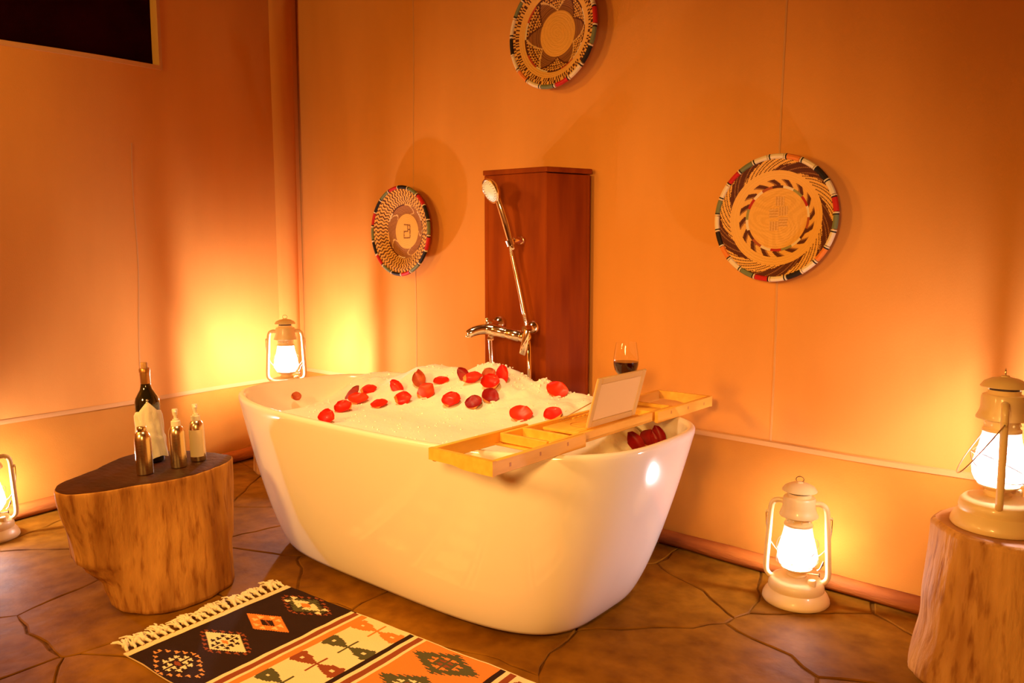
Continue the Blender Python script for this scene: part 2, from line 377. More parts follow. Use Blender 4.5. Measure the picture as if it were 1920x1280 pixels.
# canvas sleeve over the corner pole, between the two walls
sl = []
for k in range(29):
    z = lerp(0.0, 2.66, k / 28); row = []
    for j in range(15):
        a = j / 14; d = lerp(.185 - .012 * (1 - z / 2.6), .028, a)
        row.append(lw(d, z, .004 + .030 * math.sin(PI * a) ** .6 + .004 * nz(a * 2, z * .7, 1, 2)))
    sl.append(row)
put('trim_1', G().grid(sl, flip=True), CANVAS, kind='structure', label='upright canvas pole sleeve in the corner behind the tub', category='tent pole sleeve')
put('wall_right', G().grid(wall_patch(lambda y, z: (1.2 + .006 * math.sin(y * 6), y, z), -1.85, 2.45, -.01, 2.66, 40, 10), flip=True), CANVAS, kind='structure', label='tan canvas tent wall at the far right out of the picture', category='wall')
put('wall_front', G().grid(wall_patch(lambda x, z: (x, -1.85 + .006 * math.sin(x * 6), z), -4.3, 1.25, -.01, 2.66, 40, 10), flip=True), CANVAS, kind='structure', label='tan canvas tent wall facing the tub out of the picture', category='wall')
put('ceiling', G().add([(-4.3, -1.9, 2.65), (1.3, -1.9, 2.65), (1.3, 2.5, 2.65), (-4.3, 2.5, 2.65)], [(0, 3, 2, 1)]), CEIL, kind='structure', label='canvas tent roof above the bath', category='ceiling')

# ================================================================ bathtub
TC = Vector((-1.820, 1.684, 0)); TA = .0403
EU = Vector((math.cos(TA), math.sin(TA), 0)); EV = Vector((-math.sin(TA), math.cos(TA), 0))
def tub_w(u, v, z): p = TC + EU * u + EV * v; return Vector((p.x, p.y, z))
def sup(a, b, n, th):
    c, s = math.cos(th), math.sin(th)
    return a * math.copysign(abs(c) ** (2 / n), c), b * math.copysign(abs(s) ** (2 / n), s)
A1, B1, N1, A0, B0, N0, H, KP = .853, .4225, 3.1, .630, .3013, 3.85, .531, .7315
NT = 128; TH_ = [2 * PI * k / NT for k in range(NT)]
def tub_ring(t, inset=0., zoff=0., zabs=None):
    s = t ** KP; out = []
    for th in TH_:
        a, b, n = lerp(A0, A1, s) - inset, lerp(B0, B1, s) - inset, lerp(N0, N1, s)
        x, y = sup(a, b, n, th); dx = .0176 * (1 - s)
        z = (lerp(.012, H, t) if zabs is None else zabs) + .0099 * t * (x / A1) ** 2 + zoff
        out.append((x + dx, y, z))
    return out
def tub_in(z, inset=.028):
    """inner outline half sizes at height z"""
    t = max(0., (z - .012) / (H - .012)); s = t ** KP
    return lerp(A0, A1, s) - inset, lerp(B0, B1, s) - inset, lerp(N0, N1, s)
tub = thing('bathtub', 'glossy white oval freestanding bathtub full of foam and petals', 'bathtub', TC, TA)
g = G(); R_ = [tub_ring(0, .022, 0), tub_ring(0, .006, .002), tub_ring(.012, .0)]
R_ += [tub_ring(t) for t in (.03, .06, .1, .15, .2, .27, .34, .42, .5, .58, .66, .74, .82, .89, .95, .985)]
R_ += [tub_ring(1, .002, .002), tub_ring(1, .006, .006), tub_ring(1, .0125, .0075), tub_ring(1, .019, .006), tub_ring(1, .024, .001), tub_ring(.985, .027)]
R_ += [tub_ring(t, .029) for t in (.94, .87, .79, .70, .6, .5, .4, .32)]
R_ += [tub_ring(.25, .045), tub_ring(.21, .08), tub_ring(.2, .14)]
g.grid(R_, True); g.cap(R_[0], flip=True); g.cap(R_[-1]); put('shell', g, ENAMEL, tub, angle=60)
g = G(); rr = [tub_ring(0, .03, 0, zabs=0.0), tub_ring(0, .03, 0, zabs=.013)]
g.grid(rr, True); g.cap(rr[0], flip=True); put('foot', g, DARKGAP, tub, label='dark recessed foot under the tub')

# ---- foam
PEAK = [(-.80, .47), (-.76, .50), (-.70, .548), (-.63, .560), (-.53, .556), (-.44, .585), (-.34, .625), (-.27, .618), (-.17, .600), (-.10, .618), (-.01, .652), (.05, .642), (.11, .615), (.16, .588), (.205, .606), (.24, .594), (.276, .574), (.40, .568), (.5, .52), (.6, .46), (.8, .44)]
def foam_h(u, v):
    base = .505
    base -= .075 * (1 - sstep(-.78, -.45, u))             # lower at the left end
    base -= .065 * sstep(.42, .62, u)                     # and beyond the tray
    pk = interp(PEAK, u)
    w = sstep(-.12, .30, v) * (1 - .45 * sstep(.30, .42, v))
    h = lerp(base, max(pk, base), w ** 1.25)
    h += .014 * max(0, nz(u, v, 8, 13)) * w + .011 * nz(u, v, 0, 7) * (.3 + w) + .006 * nz(u, v, 2, 17) * (.2 + w) + .0025 * nz(u, v, 4, 45) * (.15 + w)
    return h
foam = G(); rows = []
NR = 64
for i in range(NR + 1):
    rho = max(.004, (i / NR) ** .8); row = []
    for k in range(200):
        th = 2 * PI * k / 200
        a, b, n = tub_in(.47, .022)
        x, y = sup(a * rho, b * rho, n, th); z = foam_h(x, y)
        ai, bi, ni = tub_in(min(z, H), .0275); f = min(1.0, ai / a, bi / b) if i > NR * .8 else 1.0
        row.append((x * lerp(1, f, (i / NR - .8) / .2 if i > NR * .8 else 0), y * lerp(1, f, (i / NR - .8) / .2 if i > NR * .8 else 0), z))
    rows.append(row)
foam.grid(rows, True)
low = [(x * .985, y * .985, .40) for x, y, z in rows[-1]]; foam.grid([rows[-1], low], True); foam.cap(rows[0], flip=True)
fo = put('bath_foam', foam, FOAM, None, TC, (0, 0, TA), angle=80, kind='stuff', label='heap of white soap foam filling the bathtub', category='foam')
rnd = random.Random(5); g = G()
for k in range(520):
    u, v = rnd.uniform(-.72, .5), rnd.uniform(-.36, .37)
    if rnd.random() < .35: u, v = rnd.uniform(-.08, .32), rnd.uniform(.22, .37)
    if (abs(u) / .80) ** 3 + (abs(v) / .375) ** 3 > .93: continue
    r = rnd.choice((.0018, .0022, .0026, .003, .0034, .005 if v > .2 else .0025))
    g.ball((u, v, foam_h(u, v) + r * .15), r, 8, 5)
put('bubble', g, BUBBLE, fo, kind='stuff')

# ---- rose petals, each one its own thing
def petal_mesh(kind):
    L_, Wd, cup, curl, seed, m = kind; rows = []
    rn = random.Random(seed)
    for i in range(15):
        t = i / 14; row = []
        wd = Wd * 1.04 * max(.12, 1 - abs((t - .56) / (.58 if t < .56 else .47)) ** 2.3) ** .62 * (1 + .05 * noise.noise(Vector((t * 5, seed, 0))))
        for j in range(13):
            q = j / 12 * 2 - 1; x = q * wd / 2 * (1 - .06 * q * q)
            y = (t - .5) * L_ + (-.10 * L_ * q * q if t > .7 else 0)
            z = .62 * cup * (q * q * .8 + (2 * t - 1) ** 2 * .5) + curl * abs(q) ** 3 * (1 if q > 0 else -.3) + .0022 * noise.noise(Vector((x * 60, y * 60, seed)))
            row.append((x, y, z))
        rows.append(row)
    top = rows; bot = [[(x, y, z - .0009) for x, y, z in r] for r in rows]
    g = G().grid(top[:3], mi=1).grid(top[2:]).grid(bot, flip=True)
    edge = [r[0] for r in top] + top[-1][1:] + [r[-1] for r in top[::-1]][1:] + top[0][::-1][1:-1]
    g.grid([[(x, y, z - .0009) for x, y, z in edge], edge], True)
    return g.mesh('rose_petal', [m, PETAL_P], True, 80)
KINDS = dict(flat=petal_mesh((.050, .050, .006, 0, 1, PETAL)), cup=petal_mesh((.052, .056, .015, .002, 2, PETAL)), dark=petal_mesh((.050, .048, .007, .002, 3, PETAL_D)),
             orange=petal_mesh((.056, .062, .014, 0, 4, PETAL_O)), long=petal_mesh((.062, .034, .010, .008, 5, PETAL)), curl=petal_mesh((.070, .038, .016, .012, 6, PETAL_B)),
             brown=petal_mesh((.042, .040, .012, .004, 7, PETAL_B)), folded=petal_mesh((.048, .042, .020, -.004, 8, PETAL)), deep=petal_mesh((.066, .036, .012, .006, 9, PETAL_D)))
PETALS = [  # kind, x, y (metres), turn, tilt about x, tilt about y, lift, label
    ('folded', -2.0109, 1.3650, 0.30, 0.68, 0.00, 0.008, 'small upright petal at the near rim, farthest left on the foam'),
    ('cup', -2.1350, 1.5154, 1.90, 0.38, 0.00, 0.004, 'paler cupped petal on the foam beside the small rim petal'),
    ('orange', -2.2055, 1.6337, 0.60, 0.34, 0.10, 0.006, 'large bright red petal on the foam left with a dark one behind'),
    ('deep', -2.2750, 1.6613, 0.20, 0.68, 0.00, 0.006, 'dark narrow folded petal behind the large bright petal on the left of the foam'),
    ('flat', -2.2590, 1.7233, -0.50, 0.26, 0.20, 0.004, 'oval red petal above the large petal on the left of the foam'),
    ('flat', -2.0817, 1.6311, 0.80, 0.26, 0.00, 0.004, 'rounded petal with a nicked edge between the large left petal and the small twisted one'),
    ('folded', -2.0195, 1.6912, -0.60, 0.38, 0.30, 0.004, 'small twisted red petal left of centre on the foam'),
    ('long', -2.1241, 1.7492, 1.50, 0.75, 0.00, 0.004, 'thin red petal seen edge-on left of the browned curled petal'),
    ('curl', -2.0728, 1.8082, 1.10, 0.26, 0.20, 0.007, 'browned curled petal behind the big orange red petal'),
    ('orange', -1.9724, 1.7600, 0.00, 0.56, 0.00, 0.008, 'big orange red petal with a pale base in the middle of the foam'),
    ('flat', -2.0085, 1.8609, 1.40, 0.19, 0.00, 0.004, 'smooth oval red petal up the foam right of the browned curled petal'),
    ('cup', -1.8093, 1.7244, 0.30, 0.34, 0.10, 0.006, 'red petal with a pale crease and a water drop in the middle of the foam'),
    ('dark', -1.7273, 1.7465, 0.90, 0.26, 0.00, 0.004, 'darkest wide petal right of the creased petal'),
    ('dark', -1.7039, 1.8019, 0.20, 0.34, 0.15, 0.004, 'round dark petal up and right of the darkest wide petal'),
    ('deep', -1.8787, 1.8571, 1.40, 0.75, 0.00, 0.004, 'thin curled brownish petal near the top of the foam mound'),
    ('long', -1.8164, 1.8372, -0.90, 0.68, 0.20, 0.006, 'long narrow petal slanting up beside the brown round petal'),
    ('brown', -1.7726, 1.8694, 0.00, 0.38, 0.00, 0.007, 'brown round petal near the top of the foam mound'),
    ('cup', -1.7435, 1.8413, 1.30, 0.30, 0.10, 0.006, 'wide red petal lying just below the brown round petal'),
    ('long', -1.7460, 1.9037, 0.80, 0.68, 0.00, 0.004, 'narrow red petal slanting down right of the brown round petal'),
    ('orange', -1.5536, 1.9724, 0.50, 0.41, 0.10, 0.007, 'large pinkish red petal beneath the foam tuft by the pedestal'),
    ('orange', -1.5239, 1.7534, 0.40, 0.38, 0.10, 0.004, 'bright red petal alone on the foam nearest the bath tray'),
    ('flat', -1.4352, 1.8013, 1.30, 0.22, 0.00, 0.004, 'petal half hidden behind the far edge of the bath tray'),
    ('deep', -1.1920, 1.8936, 1.20, 0.75, 0.30, 0.014, 'dark narrow petal leaning inside the right end of the tub, leftmost of three'),
    ('dark', -1.1815, 1.9520, 0.40, 0.75, 0.20, 0.018, 'tall dark pointed petal inside the right end of the tub, middle of three'),
    ('deep', -1.1649, 1.9775, 0.90, 0.75, 0.00, 0.017, 'dark folded petal inside the right end of the tub, rightmost of three'),
]
for kd, x, y, rz, rx, ry, lift, lab in PETALS:
    q = Vector((x, y, 0)) - TC; u, v = q.dot(EU), q.dot(EV); e = .012
    nx, ny = -(foam_h(u + e, v) - foam_h(u - e, v)) / (2 * e), -(foam_h(u, v + e) - foam_h(u, v - e)) / (2 * e)
    nrm = Vector((nx * EU.x + ny * EV.x, nx * EU.y + ny * EV.y, 1)).normalized()
    o = put('rose_petal', KINDS[kd], None, None, (x, y, foam_h(u, v) + .004 + lift), label=lab, category='petal', group='rose petals on the bath foam')
    qn = Vector((0, 0, 1)).rotation_difference(nrm)
    o.rotation_mode = 'QUATERNION'; o.scale = (1.25, 1.25, 1.25)
    o.rotation_quaternion = Matrix.Rotation(rx, 3, Vector((.747, .665, 0))).to_quaternion() @ qn @ Matrix.Rotation(rz, 3, 'Z').to_quaternion() @ Matrix.Rotation(ry, 3, 'Y').to_quaternion()
pw_ = tub_w(-.772, -.035, .487)
o = put('rose_petal', KINDS['brown'], None, None, pw_, (math.radians(18), math.radians(58), TA), label='brownish petal by itself stuck inside the left end of the tub', category='petal', group='rose petals on the bath foam')


# ================================================================ wooden shower pedestal, mixer and hand shower
BP1 = Vector((-2.025, 2.112, 0)); BP2 = Vector((-1.768, 2.175, 0)); BP3 = Vector((-1.690, 2.345, 0)); BP4 = Vector((-2.06, 2.345, 0))
ped = thing('shower_pedestal', 'tall reddish brown wooden box pedestal carrying the shower mixer', 'pedestal', (-1.9, 2.25, 0))
O_ = Vector((-1.9, 2.25, 0))
def board(a, b, z0, z1, th, name, lab=None):
    a, b = a - O_, b - O_; d = (b - a); L_ = d.length; d.normalize(); n = Vector((-d.y, d.x, 0)); c = (a + b) / 2 + n * th / 2
    return put(name, G().box((c.x, c.y, (z0 + z1) / 2), (L_, th, z1 - z0), math.atan2(d.y, d.x), .002), MAHOG, ped, angle=30)
board(BP1, BP2, 0, 1.349, .018, 'front_panel'); board(BP2, BP3, 0, 1.346, .018, 'side_panel'); board(BP4, BP1, 0, 1.346, .018, 'side_panel'); board(BP3, BP4, 0, 1.346, .012, 'back_panel')
def prism(pts, z0, z1, b=.002):
    c = sum(pts, Vector()) / len(pts)
    def rg(sh, z): return [tuple((p - O_) - (p - c).normalized() * sh + Vector((0, 0, z))) for p in pts]
    R_ = [rg(b, z0), rg(0, z0 + b), rg(0, z1 - b), rg(b, z1)]
    g = G().grid(R_, True); g.cap(R_[0], flip=True); g.cap(R_[-1]); return g
E1 = (BP2 - BP1).normalized(); EN = Vector((E1.y, -E1.x, 0))
put('top_board', prism([BP1 + EN * .004 - E1 * .003, BP2 + EN * .004 + E1 * .005, BP3 + Vector((.006, 0, 0)), BP4 - Vector((.004, 0, 0))], 1.3495, 1.368), MAHOG, ped, angle=30)

MB = Matrix(((E1.x, 0, EN.x, BP1.x), (E1.y, 0, EN.y, BP1.y), (0, 1, 0, 0), (0, 0, 0, 1)))     # (along, up, out) on the pedestal's front
# the mixer and the hand shower are built in that frame: x along the front, y up, z out of it
def frame_thing(name, lab, cat):
    o = thing(name, lab, cat); o.matrix_world = MB; return o
RotX = lambda a: Matrix.Rotation(a, 4, 'X'); RotY = lambda a: Matrix.Rotation(a, 4, 'Y'); RotZ = lambda a: Matrix.Rotation(a, 4, 'Z')
TR = lambda x, y, z: Matrix.Translation((x, y, z))
mx = frame_thing('bath_mixer', 'chrome wall mixer tap with flat lever on the wooden pedestal', 'mixer tap')
for fx, fy in ((.066, .785), (.212, .772)):
    put('wall_flange', G().lathe([(.0275, .001), (.028, .006), (.026, .013), (.019, .021), (.012, .026), (.0105, .074)], 28, TR(fx, fy, 0), capbot=True, captop=True), CHROME, mx)
a_, b_ = Vector((.060, .764, .062)), Vector((.214, .738, .062)); d_ = (b_ - a_); L_ = d_.length
Mb = Matrix.Translation(a_) @ d_.to_track_quat('Z', 'Y').to_matrix().to_4x4()
put('valve_body', G().lathe([(.014, -.004), (.0205, 0), (.0225, .004), (.0225, L_ * .45), (.021, L_ * .47), (.021, L_ * .53), (.0225, L_ * .55), (.0225, L_ * .84), (.0205, L_ * .86), (.0205, L_ * .88), (.023, L_ * .9), (.023, L_ * 1.02), (.02, L_ * 1.06), (.012, L_ * 1.08)], 28, Mb, captop=True, capbot=True), CHROME, mx)
put('diverter_knob', G().lathe([(.008, 0), (.009, .012), (.0095, .028), (.0075, .031)], 16, TR(.052, .775, .064) @ RotX(-PI / 2), captop=True, capbot=True), CHROME, mx)
sp = catmull([(.075, .762, .062), (.052, .765, .072), (.030, .762, .092), (.012, .754, .110), (.000, .746, .118)], 6)
put('spout', G().tube(sp, [lerp(.0235, .0155, k / (len(sp) - 1)) for k in range(len(sp))], 16), CHROME, mx)
put('aerator', G().lathe([(.0115, 0), (.0125, .004), (.0125, .012), (.011, .014)], 16, TR(.004, .735, .118) @ RotX(-PI / 2), captop=True, capbot=True), CHROME, mx)
Ml = TR(.226, .735, .088) @ RotZ(math.radians(-16)) @ RotX(math.radians(6))
put('lever', G().box(None, (.026, .098, .007), bev=.003, M=Ml @ TR(0, -.012, 0)), CHROME, mx)
put('lever_hub', G().lathe([(.018, 0), (.0185, .008), (.016, .014), (.009, .017)], 20, TR(.222, .742, .068) @ RotY(.2), captop=True, capbot=True), CHROME, mx)
put('pipe', G().tube([(.064, .742, .062), (.066, .70, .062), (.070, .62, .061), (.071, .52, .060)], .0085, 12), CHROME, mx)
put('pipe_nut', G().lathe([(.0125, 0), (.0135, .003), (.0135, .013), (.0115, .016)], 6, TR(.0645, .722, .062) @ RotX(-PI / 2), captop=True, capbot=True), CHROME, mx)
put('pipe', G().tube([(.219, .728, .050), (.232, .70, .072), (.241, .62, .086), (.243, .515, .088)], .0075, 12), CHROME, mx)
for c_ in mx.children:
    if not c_.name.startswith('wall_flange'): c_.location = (.010, .002, .024)

hold = frame_thing('shower_holder', 'small chrome bracket fixed to the wooden pedestal holding the hand shower', 'bracket')
put('wall_plate', G().lathe([(.018, 0), (.0185, .005), (.016, .010)], 20, TR(.160, 1.099, 0), captop=True, capbot=True), CHROME, hold)
put('arm', G().tube([(.160, 1.099, .006), (.156, 1.099, .025), (.148, 1.098, .040)], [.014, .0125, .012], 14), CHROME, hold)
ax = Vector((.114 - .147, 1.233 - 1.126, .028)).normalized()
Mh = Matrix.Translation((.1415, 1.092, .052)) @ ax.to_track_quat('Z', 'Y').to_matrix().to_4x4()
put('cradle', G().lathe([(.0132, -.012), (.0165, -.012), (.0175, .010), (.0145, .010)], 18, Mh), CHROME, hold)

hs = frame_thing('hand_shower', 'chrome hand shower with round spray head and hose on the pedestal', 'hand shower')
hp = catmull([(.1425, 1.088, .052), (.138, 1.118, .058), (.128, 1.172, .070), (.114, 1.228, .083), (.103, 1.258, .086)], 6)
put('handle', G().tube(hp, [interp([(0, .0095), (.15, .0115), (.45, .0135), (.8, .0115), (1, .014)], k / (len(hp) - 1)) for k in range(len(hp))], 16), CHROME, hs)
hn = Vector((-.42, -.42, .80)).normalized()
Mhd = Matrix.Translation((.088, 1.281, .096)) @ hn.to_track_quat('Z', 'Y').to_matrix().to_4x4()
put('spray_head', G().lathe([(.004, -.026), (.018, -.024), (.034, -.014), (.044, -.003), (.0475, .004), (.0475, .009), (.044, .011), (.041, .010)], 36, Mhd), CHROME, hs)
face = put('spray_face', G().lathe([(.042, .0085), (.040, .011), (.022, .0125), (.012, .0135), (.001, .014)], 36, Mhd), SPRAY, hs)
g = G()
for n_, r_ in ((22, .036), (18, .030)):
    for k in range(n_):
        a = 2 * PI * k / n_ + (r_ * 40); g.lathe([(.0016, 0), (.0013, .0016), (.0002, .0018)], 6, Mhd @ TR(r_ * math.cos(a), r_ * math.sin(a), .0112))
put('nozzles', g, RUBBER, face)
ho = catmull([(.1425, 1.084, .052), (.146, 1.05, .050), (.158, .995, .048), (.172, .935, .047), (.185, .878, .046), (.197, .822, .045), (.206, .78, .046), (.214, .750, .046), (.222, .735, .050)], 16)
put('hose', G().tube(ho, [.0072 + (.0012 if k % 2 else 0) for k in range(len(ho))], 10), CHROME, hs)
put('hose_nut', G().lathe([(.008, -.024), (.010, -.02), (.0105, -.004), (.009, 0)], 14, Mh @ TR(0, 0, -.006), captop=True, capbot=True), CHROME, hs)

# ================================================================ woven wall baskets
C_TAN, C_TAN2, C_DK, C_MID = (.80, .42, .085), (.75, .385, .076), (.10, .022, .008), (.33, .13, .035)
def pat_spiral(r, a):
    if r < .50:
        x, y = r * math.cos(a), r * math.sin(a)
        for bx_, by_, hor in ((-.06, .09, 1), (.10, .12, 0), (.10, -.06, 1), (-.05, -.12, 0), (.04, .28, 0)):
            if abs(x - bx_) < .075 and abs(y - by_) < .075:
                q = (y - by_) if hor else (x - bx_); return (.74, .42, .13) if int((q + 1) * 45) % 2 else (.60, .29, .07)
        return (C_TAN, C_TAN2)[int((math.sin(a * 3 + r * 5) + 1) * 2.2 + r * 14) % 2]
    if r < .535:
        k = int(a / (2 * PI) * 18) % 6; return ((.8, .62, .36), (.45, .02, .01), (.30, .26, .08), (.8, .62, .36), C_DK, (.4, .08, .02))[k]
    if r < .64:
        f = (a / (2 * PI) * 16 - r * 5) % 1; return C_DK if f < .36 else (C_MID if f < .52 else C_TAN)
    if r < .78: return C_TAN if int(r * 60) % 2 else (.83, .44, .095)
    f = (a / (2 * PI) * 5 + r * 2.6 + .1) % 1
    st = (a / (2 * PI) * 60 + r * 20) % 1
    if f < .47: return C_MID if st < .16 else C_DK
    return C_DK if st < .24 else C_TAN
def pat_star(r, a):
    if r < .42: return C_TAN if int(r * 40 + 2 * math.sin(a * 2)) % 3 else C_TAN2
    if r < .70:
        f = (a / (2 * PI) * 6) % 1; t = (r - .42) / .28
        zig = abs(f - .5) * 2
        if abs(zig - t) < .07: return (.74, .45, .15) if int(a / (2 * PI) * 6) % 2 else C_DK
        if zig > t: return C_MID if int(r * 75) % 2 else (.20, .07, .02)
        tri = (a / (2 * PI) * 66 + t * 3) % 1; tt = (t * 6) % 1
        return C_DK if tri < tt else C_TAN
    if r < .725: return ((.78, .6, .34), C_DK, (.5, .05, .02))[int(a / (2 * PI) * 14) % 3]
    if r < .835: return C_TAN if int(r * 70) % 2 else (.83, .44, .095)
    t = (r - .835) / .14; seg = int(a / (2 * PI) * 34)
    st = (a / (2 * PI) * 102 + (.5 if (t > .5) ^ (seg % 2 == 0) else 0)) % 1
    return C_DK if st < .48 else C_TAN
def pat_zigzag(r, a):
    x, y = r * math.cos(a), r * math.sin(a)
    if r < .40:
        for x0, y0, x1, y1 in ((-.09, .16, .11, .14), (.11, .14, .11, -.15), (-.10, -.15, .11, -.15), (-.10, .0, -.10, -.15), (-.10, .0, .03, .0), (.03, .0, .03, .14), (.03, .04, .11, .04)):
            t = max(0, min(1, ((x - x0) * (x1 - x0) + (y - y0) * (y1 - y0)) / ((x1 - x0) ** 2 + (y1 - y0) ** 2)))
            if math.hypot(x - lerp(x0, x1, t), y - lerp(y0, y1, t)) < .014: return (.26, .09, .02)
        return C_TAN if int(r * 50) % 2 else (.83, .44, .095)
    if r < .60:
        f = (a / (2 * PI) * 5 + .22 * math.sin(r * 16)) % 1
        if f < .06: return (.74, .46, .16)
        return (.38, .15, .036) if int(r * 90 + a * 3) % 2 else (.30, .11, .028)
    if r < .63: return (C_DK, (.75, .56, .30), C_MID, C_TAN, C_DK)[int(a / (2 * PI) * 16) % 5]
    zz = abs(((r * 9) % 1) * 2 - 1) * .55
    st = (a / (2 * PI) * 56 + zz) % 1
    return C_DK if st < .34 else (C_TAN if st < .9 else C_MID)
def basket(cx, cz, R, depth, pat, seq, start, label, tilt=0.):
    o = thing('woven_basket', label, 'basket', (cx, YB - .012, cz), 0, 'round woven baskets hung on the canvas wall')
    # built facing -y; the dish is deepest in its middle, where it touches the wall
    NA, NRg = 216, 72; rows = []; cols = []
    def prof(r):
        d = depth * (1 - sstep(.42, .98, r) ** 1.0) if r > .3 else depth
        return -.018 - depth + d + .0016 * abs(math.sin(r * PI * 24)) * -1
    for i in range(NRg + 1):
        r = max(.004, i / NRg); row = []
        for k in range(NA):
            a = 2 * PI * k / NA; row.append((R * r * math.cos(a), prof(r), R * r * math.sin(a)))
        rows.append(row)
        if i < NRg:
            for k in range(NA): cols.append(pat((i + .5) / NRg, 2 * PI * (k + .5) / NA))
    g = G().grid(rows, True, flip=False)
    back = [[(R * r * math.cos(2 * PI * k / NA), prof(r) + .007, R * r * math.sin(2 * PI * k / NA)) for k in range(NA)] for r in (1.0, .8, .6, .42, .004)]
    n0 = len(g.f); g.grid(back, True); cols += [C_TAN2] * (len(g.f) - n0)
    m = g.mesh('woven_dish', WEAVE, True, 60); colour_mesh(m, cols); put('woven_dish', m, None, o)
    n = len(seq); gapf = .10; gg = G(); gd = G()
    def arc(a0, a1, r, seg): return [(R * 1.0 * math.cos(lerp(a0, a1, t / seg)), -.018 - depth + .001, R * 1.0 * math.sin(lerp(a0, a1, t / seg))) for t in range(seg + 1)]
    for k, ch in enumerate(seq):
        a0 = start - 2 * PI * k / n; a1 = start - 2 * PI * (k + 1) / n; w = a1 - a0
        put('rim_binding', G().tube(arc(a0 + w * gapf, a1 - w * gapf, 0, 6), .0085, 8), TH[ch], o)
        gg.tube(arc(a0 - w * gapf * .55, a0 + w * gapf * .2, 0, 1), .0092, 8); gd.tube(arc(a0 + w * gapf * .2, a0 + w * gapf, 0, 1), .0088, 8)
    put('rim_thread', gg, TH['w'], o, kind='stuff'); put('rim_thread', gd, TH['k'], o, kind='stuff')
    return o
basket(-2.752, 1.168, .203, .045, pat_zigzag, 'rkgrkgrkgrkgrkgrkg', math.radians(112), 'small zigzag woven basket hanging left of the wooden pedestal')
basket(-1.850, 1.893, .203, .038, pat_star, 'rgkwrgwowkwgrwowkw', math.radians(15), 'woven basket with star pattern hanging highest above the pedestal')
basket(-.962, 1.152, .190, .030, pat_spiral, 'wowkwrgwowkwrgwokwgwrgw', math.radians(96), 'spiral woven basket hanging on the wall right of the tub')

# ================================================================ bath tray, book rest and wine glass
tz = .5445
tray = thing('bath_tray', 'bamboo bath tray laid across the tub rim', 'bath tray', (-1.205, 1.700, tz), .030)
HL, HW = .545, .100        # half length (along the local y), half width
def wavy_board(x0, x1, y, th, zt, zb, low):
    """cross board whose lower edge is cut in a wave: deeper towards x1"""
    n = 16; f = []; b = []
    for k in range(n + 1):
        t = k / n; x = lerp(x0, x1, t); z = zb + low * sstep(.35, .6, t) * -1
        f.append((x, z))
    g = G()
    for yy, fl in ((y - th / 2, False), (y + th / 2, True)):
        g.grid([[(x, yy, z) for x, z in f], [(x, yy, zt) for x, z in f]], flip=fl)
    g.grid([[(x, y + th / 2, z) for x, z in f], [(x, y - th / 2, z) for x, z in f]])
    g.grid([[(x, y - th / 2, zt) for x, z in f], [(x, y + th / 2, zt) for x, z in f]])
    g.box((x0, y, (zt + zb) / 2), (.001, th, zt - zb)); g.box((x1, y, (zt + zb - low) / 2), (.001, th, zt - zb + low))
    return g
for s in (-1, 1):
    arm = put('sliding_arm', wavy_board(-HW, HW, s * (HL - .006), .012, .034, .006, .006), BAMBOO, tray)
    for sx in (-1, 1):
        put('arm_rail', G().box((sx * (HW - .006), s * (HL - .185), .017), (.012, .350, .034), bev=.0015), BAMBOO, arm)
    put('arm_floor', G().box((0, s * (HL - .285), .004), (2 * HW - .024, .13, .005), bev=.001), BAMBOO, arm)
    for q in range(3): put('knot', G().box((HW + .0001, s * (HL - .06 - q * .11), .016 + .003 * q), (.0012, .006, .009), bev=.0005), BAMBOO_E, arm)
bd = .083
body = put('tray_body', G().box((0, .0, .008), (2 * bd, .55, .008), bev=.001), BAMBOO, tray)
for sx in (-1, 1): put('side_rail', G().box((sx * (bd - .005), 0, .020), (.010, .62, .024), bev=.0015), BAMBOO, tray)
for yy in (-.31, -.225): put('divider', G().box((0, yy, .021), (2 * bd - .02, .011, .024), bev=.0015), BAMBOO, tray)
for yy in (.19, .305): put('divider', G().box((0, yy, .021), (2 * bd - .02, .011, .024), bev=.0015), BAMBOO, tray)
put('flat_panel', G().box((.012, -.075, .0255), (2 * bd - .045, .20, .008), bev=.0015), BAMBOO, tray)
cup = G()
for k in range(1): cup.tube([(.034 * math.cos(a) + .02, .034 * math.sin(a) - .085, .0298) for a in [2 * PI * j / 40 for j in range(40)]], .0011, 6, closed=True)
put('cup_ring', cup, BAMBOO_E, tray)
put('ratchet_strip', G().box((-.052, .07, .024), (.008, .20, .012), bev=.001), BAMBOO, tray)
g = G()
for k in range(9): g.box((-.052, -.02 + k * .022, .031), (.008, .012, .006), bev=.001)
put('ratchet_teeth', g, BAMBOO, tray, kind='stuff')
put('rest_slot', G().box((.060, -.02, .0262), (.012, .30, .010), bev=.001), BAMBOO, tray)
put('wine_slot', G().box((-.01, .245, .0215), (2 * bd - .04, .09, .007), bev=.0015), BAMBOO, tray)
# book rest: hinged panel of cream cloth in a thin frame, leaning over the slot, with its wire prop
Mr = TR(.064, -.012, .034) @ RotY(math.radians(15))
rest = put('book_rest', G().box(None, (.004, .205, .104), bev=.001, M=Mr @ TR(0, 0, .070)), RESTCLOTH, tray)
g = G()
for yy in (-.112, .112): g.box(None, (.007, .020, .140), bev=.002, M=Mr @ TR(0, yy, .070))
for zz in (.008, .131): g.box(None, (.007, .204, .018), bev=.002, M=Mr @ TR(0, 0, zz))
put('rest_frame', g, RESTFRAME, rest)
p0 = Mr @ Vector((-.004, -.10, .075)); p1 = Mr @ Vector((-.004, .10, .075))
put('prop_wire', G().tube([p0, (-.050, -.095, .034), (-.052, .085, .034), p1], .0016, 6), STEEL, rest)
def tp(x, y, z=0):
    c, s = math.cos(.03), math.sin(.03); return (-1.205 + x * c - y * s, 1.700 + x * s + y * c, tz + z)
